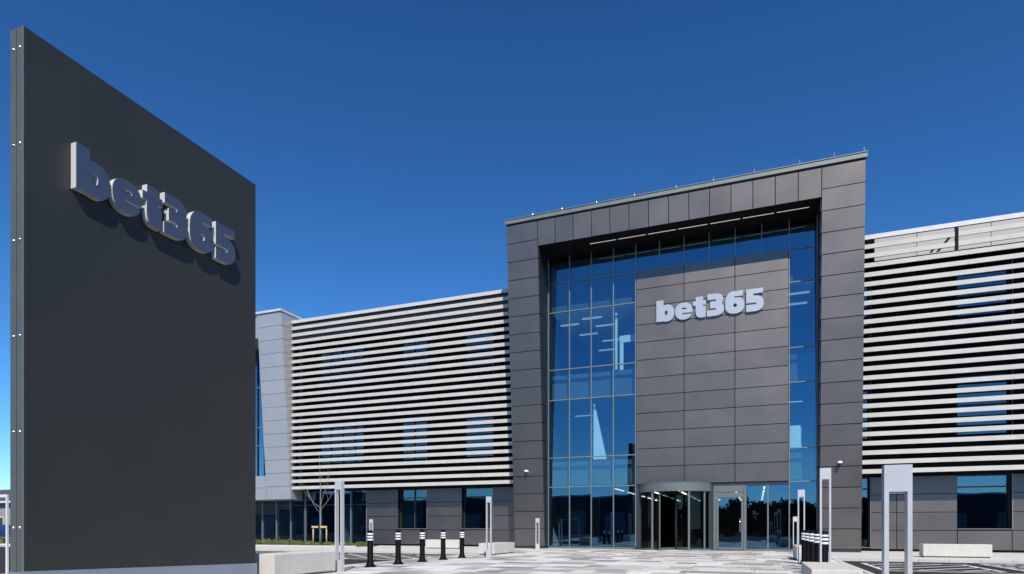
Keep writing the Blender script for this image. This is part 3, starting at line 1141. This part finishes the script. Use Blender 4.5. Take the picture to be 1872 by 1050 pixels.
for k in range(6):
    z = 8.225 - 1.4233 * k
    for q, x in ((0, SU0 + .072), (1, SU1 - .072)):
        b = MB()
        b.lathe([(.0, -.016), (.010, -.015), (.016, -.010), (.016, -.003), (.026, -.003), (.026, 0)], 10)
        b.build('bolt', 'steel', es[q], (x, SV0 - .010, z), True, (R(-90), 0, 0))
sk = MB()
sk.add([(SU1 - .01, SV0 - .02, 0), (SU1 + .025, SV0 - .02, 0), (SU1 + .025, SV1 + .02, 0), (SU1 - .01, SV1 + .02, 0),
        (SU1 - .01, SV0 - .02, .461), (SU1 + .025, SV0 - .02, .461), (SU1 + .025, SV1 + .02, .343), (SU1 - .01, SV1 + .02, .343)], BOXF)
sk.box(SU0 - .025, SU1 - .012, SV0 - .03, SV0 - .012, 0, .45)
sk.box(SU0 - .025, SU0 + .01, SV0 - .01, SV1 + .02, 0, .34)
sk.build('skirt', 'sign_skirt', tot)
DT = .122
lettering(tot, 3.25, .715, DT, 'letter_face_totem_shaded', 'letter_side', lambda x: (SU1 + DT / 2 + .012, 6.73 + x, 6.46), (R(90), 0, R(90)), 'totem')

# ------------------------------------------------------------------ slotted light columns
def light_column(H):
    e = empty('light_column', (0, 0, 0))
    W, D, lg, hd_, bs = .20, .12, .034, .22, .30
    a = MB()
    a.box(-W / 2, -W / 2 + lg, -D / 2, D / 2, bs, H - hd_)
    a.build('leg', 'lamp_silver', e, (0, 0, 0))
    a = MB()
    a.box(W / 2 - lg, W / 2, -D / 2, D / 2, bs, H - hd_)
    a.build('leg', 'lamp_silver', e, (0, 0, 0))
    a = MB()
    a.box(-W / 2, W / 2, -D / 2, D / 2, 0, bs)
    a.box(-W / 2 - .03, W / 2 + .03, -D / 2 - .03, D / 2 + .03, 0.002, .012)
    a.build('base', 'lamp_silver', e, (0, 0, 0))
    a = MB()
    a.box(-W / 2, W / 2, -D / 2, D / 2, H - hd_, H)
    h = a.build('lamp_head', 'lamp_silver', e, (0, 0, 0))
    box('lens', -W / 2 + lg + .005, W / 2 - lg - .005, -D / 2 + .015, D / 2 - .015, H - hd_ - .012, H - hd_ - .001, 'lamp_lens', h)
    return e

tall = light_column(2.30)
short = light_column(1.62)
for i, (src, x, y, lab) in enumerate([
    (tall, -9.87, 13.3, 'tall slotted silver light column in front of the left row of bollards'),
    (tall, -9.45, 21.9, 'tall slotted silver light column past the far end of left bollards'),
    (short, -10.55, 30.8, 'short slotted light column at the foot of the left portal pilaster'),
    (short, -21.0, 31.3, 'short slotted light column against the dark wall left of the bench by the wall'),
    (tall, 1.28, 14.0, 'tall slotted light column behind the nearest right bench'),
    (tall, 1.30, 21.6, 'tall slotted light column between the right bollards and the bench block'),
    (short, 1.62, 30.9, 'short slotted light column near the right end of the entrance glazing'),
    (short, 1.08, 6.0, 'short wide-looking light column nearest the camera on the right'),
]):
    first = not src.get('used')
    if first:
        src['used'] = 1
        o = src
        o.location = (x, y, 0); WL[o] = Vector((x, y, 0))
    else:
        base = WL[src]
        o = src.copy(); link(o, None, (x, y, 0))
        for ch in src.children:
            c = ch.copy(); sc.collection.objects.link(c); c.parent = o; c.location = ch.location
            for g_ in ch.children:
                d = g_.copy(); sc.collection.objects.link(d); d.parent = c; d.location = g_.location
    tag(o, lab, 'lamp', 'light columns around the forecourt')
for o in bpy.data.objects:
    if 'used' in o: del o['used']

# ------------------------------------------------------------------ bollards
def bollard():
    e = empty('bollard', (0, 0, 0))
    a = MB()
    r = .084
    a.lathe([(.0, 0), (.17, 0), (.17, .025), (.125, .04), (.10, .12), (r, .15), (r, .985), (.074, 1.02), (.055, 1.04), (0, 1.045)], 20)
    a.build('shaft', 'bollard_black', e, (0, 0, 0), True)
    for z in (.935, .855, .775):
        b = MB()
        b.lathe([(r, z - .025), (r + .004, z - .025), (r + .004, z + .025), (r, z + .025)], 20)
        b.build('reflective_band', 'bollard_band', e, (0, 0, 0), True)
    return e

proto = bollard()
ORD = ['nearest', 'second', 'third', 'fourth', 'farthest']
VY = [15.15, 16.64, 18.13, 19.6, 21.1]
for side, x in (('left', -10.2), ('right', 1.36)):
    for k, y in enumerate(VY):
        if side == 'left' and k == 0:
            o = proto
            o.location = (x, y, 0); WL[o] = Vector((x, y, 0))
        else:
            o = proto.copy(); link(o, None, (x, y, 0))
            for ch in proto.children:
                c = ch.copy(); sc.collection.objects.link(c); c.parent = o; c.location = ch.location
        o.rotation_euler = (random.uniform(-.008, .008), random.uniform(-.008, .008), random.random() * 6)
        tag(o, 'black bollard with white bands, %s of the five in the %s row' % (ORD[k], side), 'bollard', 'bollards along the %s edge of the forecourt' % side)

# ------------------------------------------------------------------ concrete benches
def bench(x0, x1, y0, y1, H, lab):
    e = empty('concrete_bench', ((x0 + x1) / 2, (y0 + y1) / 2, 0), lab, 'bench', 'concrete block benches')
    box('plinth', x0 + .05, x1 - .05, y0 + .05, y1 - .05, 0, .05, 'concrete_dark', e)
    long_y = (y1 - y0) > (x1 - x0)
    if long_y:
        box('seat_block', x0, x1, y0, y1, .045, H, 'concrete', e, .02)
    else:
        box('seat_block', x0, x1, y0, y1, .045, H, 'concrete', e, .02)
bench(-10.45, -9.8, 10.9, 13.05, .53, 'pale concrete bench standing just behind the totem sign')
bench(-10.72, -10.02, 23.75, 26.1, .48, 'pale concrete bench beside the far end of left bollards')
bench(-16.75, -14.75, 30.1, 30.8, .48, 'pale concrete bench against the left wing wall')
bench(.80, 1.52, 10.9, 13.3, .455, 'pale concrete bench nearest the camera, cut by the lower picture edge right')
bench(1.27, 1.98, 23.4, 25.8, .48, 'pale concrete bench block in front of the entrance glazing on the right')
bench(5.88, 8.05, 27.85, 28.5, .50, 'long pale concrete bench below the right wing window')

# ------------------------------------------------------------------ planting bed, young tree with timber frame
bed = box('planting_bed', -31.5, -22.0, 31.3, 33.55, -.05, .035, 'soil')
tag(bed, kind='structure')
kerb_run('kerb_stone', [(-31.5, 31.23), (-22.0, 31.23)], bed, .1, .9, .06)
lf = MB()
rng = random.Random(3)
for c in range(330):
    cx, cy = rng.uniform(-31.3, -22.1), rng.uniform(31.4, 33.45)
    hgt = rng.uniform(.12, .30) * (1.25 if cx < -27 else .85)
    rad = rng.uniform(.12, .22)
    for k in range(26):
        a, b_ = rng.random() * 6.28, rng.random()
        p = Vector((cx + rad * b_ * math.cos(a), cy + rad * b_ * math.sin(a), .03 + hgt * rng.random() * (1.1 - b_ * .5)))
        d1 = Vector((rng.uniform(-1, 1), rng.uniform(-1, 1), rng.uniform(-.3, 1))).normalized() * rng.uniform(.04, .075)
        d2 = d1.orthogonal().normalized() * d1.length * .45
        lf.add([p - d2, p + d1, p + d2, p - d1 * .6], [(0, 1, 2, 3)])
sh = lf.build('ground_cover_shrubs', 'leaf_shrub')
tag(sh, 'low yellow green shrubs filling the bed under the left wing', 'shrubs', kind='stuff')

def bare_tree(loc, H, label):
    e = empty('young_tree', loc, label, 'tree')
    rg = random.Random(11)
    t = MB()
    base = Vector(loc)
    pts = [base, base + Vector((.01, 0, 1.2)), base + Vector((-.01, .02, 2.25)), base + Vector((.0, .0, 3.1)), base + Vector((-.06, .0, 4.4)), base + Vector((-.1, .03, H))]
    t.tube(pts, [.034, .030, .025, .018, .011, .005], 8)
    t.build('trunk', 'bark', e, (0, 0, 0), True)
    br_ = MB()
    def limb(p, d, L, r, depth):
        q = [p]
        d = d.normalized()
        n = 5
        for i in range(n):
            d = (d + Vector((rg.uniform(-.1, .1), rg.uniform(-.1, .1), .13))).normalized()
            q.append(q[-1] + d * L / n)
        br_.tube(q, [r * (1 - .8 * i / n) for i in range(n + 1)], 5, cap=False)
        if depth:
            for i in (2, 3, 4):
                s = 1 if rg.random() > .5 else -1
                dd = (d + Vector((s * rg.uniform(.3, .7), rg.uniform(-.5, .5), rg.uniform(.1, .5)))).normalized()
                limb(q[i], dd, L * rg.uniform(.3, .5), r * .45, depth - 1)
    limb(base + Vector((0, 0, 1.95)), Vector((-.75, .1, .55)), 2.1, .018, 1)
    limb(base + Vector((0, 0, 2.3)), Vector((-.8, -.2, .55)), 1.8, .016, 1)
    limb(base + Vector((0, 0, 2.2)), Vector((.7, .1, .6)), 1.9, .017, 1)
    limb(base + Vector((0, 0, 2.45)), Vector((.45, -.3, .8)), 2.2, .016, 1)
    limb(base + Vector((0, 0, 3.0)), Vector((-.3, .4, .8)), 1.6, .012, 1)
    limb(base + Vector((0, 0, 3.4)), Vector((.35, .3, .8)), 1.4, .010, 1)
    br_.build('branches', 'bark', e, (0, 0, 0), True)
bare_tree((-25.15, 32.0, .03), 5.6, 'bare young tree with thin upright branches in the planting bed')
ts = empty('tree_stake', (-25.15, 31.95, .03), 'pale timber stake frame around the young tree trunk', 'tree support')
for x in (-25.66, -24.66):
    a = MB()
    a.tube([(x, 31.93, .02), (x, 31.93, 1.24)], [.04, .038], 8)
    a.build('stake', 'timber', ts, (0, 0, 0), True)
box('cross_rail', -25.72, -25.22, 31.85, 31.888, 1.12, 1.24, 'timber', ts)
box('cross_rail', -25.08, -24.60, 31.85, 31.888, 1.12, 1.24, 'timber', ts)
box('tie', -25.215, -25.085, 31.84, 32.06, 1.14, 1.22, 'bollard_black', ts)

# ------------------------------------------------------------------ far left: house, parked cars, white frame, hedge
def house(x0, x1, y0, y1, hw, hr, label, wm='far_wall', rm='far_roof'):
    e = empty('house', ((x0 + x1) / 2, (y0 + y1) / 2, ASP), label, 'building')
    box('wall', x0, x1, y0, y1, ASP, hw, wm, e)
    a = MB()
    ym = (y0 + y1) / 2
    a.add([(x0 - .4, y0 - .4, hw), (x1 + .4, y0 - .4, hw), (x1 + .4, y1 + .4, hw), (x0 - .4, y1 + .4, hw), (x0 + 2, ym, hr), (x1 - 2, ym, hr)], [(0, 1, 5, 4), (1, 2, 5), (2, 3, 4, 5), (3, 0, 4), (3, 2, 1, 0)])
    a.build('roof', rm, e)
    box('fascia', x0 - .42, x1 + .42, y0 - .46, y0 - .41, hw - .18, hw + .02, 'frame_white', e)
    k = x0 + 1.2
    while k < x1 - 2:
        wn = box('window', k, k + 1.5, y0 - .04, y0 - .005, 1.0, 2.3, 'frame_white', e)
        box('glazing', k + .08, k + 1.42, y0 - .055, y0 - .042, 1.08, 2.22, 'car_glass', wn)
        k += 3.2
house(-92, -62, 42, 52, 3.9, 5.6, 'low grey building with dark roof beyond the totem sign, far left')

def car(loc, rz, body_m, label):
    e = empty('parked_car', loc, label, 'car', 'cars parked at the far left')
    prof = [(-2.1, .35), (-2.15, .62), (-2.0, .88), (-1.25, .98), (-.65, 1.42), (.75, 1.46), (1.55, 1.02), (2.05, .92), (2.15, .6), (2.1, .32)]
    n = len(prof)
    a = MB()
    vs = []
    for sgn in (-1, 1):
        for i, (x, z) in enumerate(prof):
            w_ = .86 if z < 1.1 else .68
            vs.append((x, sgn * w_, z))
    a.add(vs, [tuple(range(n)), tuple(range(2 * n - 1, n - 1, -1))] + [(i, n + i, n + (i + 1) % n, (i + 1) % n) for i in range(n)])
    body = a.build('body', body_m, e, loc, False, (0, 0, rz))
    def sub(nm, mb, m):
        o = mb.build(nm, m)
        o.parent = body
        o.location = (0, 0, 0)
        return o
    for sgn in (-1, 1):
        g = MB()
        yy = sgn * .80
        g.add([(-1.0, sgn * .845, 1.0), (1.35, sgn * .845, 1.02), (.72, sgn * .70, 1.38), (-.62, sgn * .70, 1.36)], [(0, 1, 2, 3) if sgn < 0 else (3, 2, 1, 0)])
        sub('side_window', g, 'car_glass')
        for x in (-1.35, 1.35):
            t = MB()
            t.tube([(x, sgn * .70, .31), (x, sgn * .88, .31)], [.31, .31], 18)
            sub('wheel', t, 'tyre')
    for x0, x1, z0, z1 in ((-1.24, -.69, 1.0, 1.38), (.80, 1.5, 1.42, 1.06)):
        g = MB()
        dx = -.012 if x0 < 0 else .012
        g.add([(x0 + dx, -.74, z0 + .015), (x1 + dx, -.62, z1 + .015), (x1 + dx, .62, z1 + .015), (x0 + dx, .74, z0 + .015)], [(0, 1, 2, 3)])
        sub('windscreen', g, 'car_glass')
car((-52.2, 29.8, ASP), R(20), 'car_blue', 'dark blue car parked left of the totem sign')
car((-62.5, 38.2, ASP), R(15), 'car_white', 'white car parked before the low grey building far left')
fr_ = empty('white_frame', (-16.4, 9.1, 0), 'thin white post and rail frame beside the totem sign edge', 'barrier')
for x in (-15.50, -17.3):
    box('post', x - .02, x + .02, 8.93, 8.97, 0, 1.85, 'frame_white', fr_)
box('top_rail', -17.28 + .002, -15.522, 8.93, 8.97, 1.79, 1.848, 'frame_white', fr_)
hb = box('verge', -75, -40, 27.2, 28.6, ASP - .1, .03, 'soil')
tag(hb, kind='structure')
kerb_run('kerb_stone', [(-70, 27.1), (-41, 27.1)], hb, .15, 1.8, .06)
hm = MB()
for c in range(260):
    cx, cy = rng.uniform(-66, -40.5), rng.uniform(27.4, 28.5)
    for k in range(20):
        p = Vector((cx + rng.gauss(0, .15), cy + rng.gauss(0, .15), .03 + abs(rng.gauss(0, .22))))
        d1 = Vector((rng.uniform(-1, 1), rng.uniform(-1, 1), rng.uniform(-.3, 1))).normalized() * rng.uniform(.05, .1)
        d2 = d1.orthogonal().normalized() * d1.length * .5
        hm.add([p - d2, p + d1, p + d2, p - d1 * .6], [(0, 1, 2, 3)])
tag(hm.build('verge_shrubs', 'leaf_shrub'), 'low shrubs along the road verge left of the totem sign', 'shrubs', kind='stuff')

# ------------------------------------------------------------------ across the road, behind the viewer: seen mirrored in the glass
def warehouse(x0, x1, y, H, label):
    e = empty('warehouse', ((x0 + x1) / 2, y - 8, ASP), label, 'building', 'buildings mirrored in the glazing')
    box('wall', x0, x1, y - 16, y, ASP, H, 'warehouse', e)
    box('roof_edge', x0 - .2, x1 + .2, y - 16.2, y + .25, H + .002, H + .30, 'frame_white', e)
    k = x0 + 2
    while k < x1 - 4:
        d = box('loading_door', k, k + 3.2, y + .005, y + .06, ASP, 3.6, 'far_wall', e)
        k += 7
warehouse(-75, -15, -40, 6.5, 'long dark building mirrored in the left entrance glazing')
warehouse(-170, -78, -44, 8.6, 'tall dark building mirrored in the shopfront beside the planting bed')
warehouse(24, 80, -42, 6.4, 'low dark building mirrored in the right wing window')

def leafy_tree(loc, H, rad, seed, label):
    e = empty('leafy_tree', loc, label, 'tree', 'trees mirrored in the glazing')
    rg = random.Random(seed)
    b = Vector(loc)
    t = MB()
    t.tube([b, b + Vector((.05, 0, H * .3)), b + Vector((0, .1, H * .75))], [.22, .16, .06], 8)
    for k in range(7):
        a = rg.random() * 6.28
        p = b + Vector((0, 0, H * rg.uniform(.25, .5)))
        t.tube([p, p + Vector((math.cos(a) * rad * .4, math.sin(a) * rad * .4, H * .15)), p + Vector((math.cos(a) * rad * .75, math.sin(a) * rad * .75, H * .35))], [.09, .06, .02], 6)
    t.build('trunk', 'bark', e, (0, 0, 0), True)
    c = MB()
    cl = [(Vector((rg.gauss(0, rad * .42), rg.gauss(0, rad * .42), H * rg.uniform(.08, .95))), rg.uniform(.6, 1.1)) for _ in range(60)]
    for p0, s in cl:
        for k in range(55):
            p = b + p0 + Vector((rg.gauss(0, .45 * s), rg.gauss(0, .45 * s), rg.gauss(0, .38 * s)))
            d1 = Vector((rg.uniform(-1, 1), rg.uniform(-1, 1), rg.uniform(-1, 1))).normalized() * rg.uniform(.25, .45)
            d2 = d1.orthogonal().normalized() * d1.length * .5
            c.add([p - d2, p + d1, p + d2, p - d1], [(0, 1, 2, 3)])
    c.build('crown', 'leaf_dark', e, (0, 0, 0))
TL = ['leftmost', 'second', 'third', 'fourth', 'fifth', 'sixth', 'seventh', 'rightmost']
for k, (x, yv, H) in enumerate(((-13, -34, 4.6), (-9.5, -38, 4.9), (-6, -33, 4.4), (-2, -36, 5.4), (2, -33, 4.6), (6.5, -37, 5.2), (11, -34, 5.0), (17, -36, 5.6))):
    leafy_tree((x, yv, ASP), H, 3.2, 20 + k, 'dark tree, %s of the row mirrored in the door glazing' % TL[k])
sl = empty('street_lamp', (-13.2, -12, ASP), 'tall dark street lamp mirrored in the left entrance glazing', 'lamp')
a = MB()
a.tube([(-13.2, -12, ASP), (-13.2, -12, 5), (-13.2, -12, 9.6)], [.10, .08, .06], 10)
a.build('pole', 'frame_dark', sl, smooth=True)
box('lamp_head', -13.5, -12.9, -12.12, -11.88, 9.602, 9.75, 'frame_dark', sl)
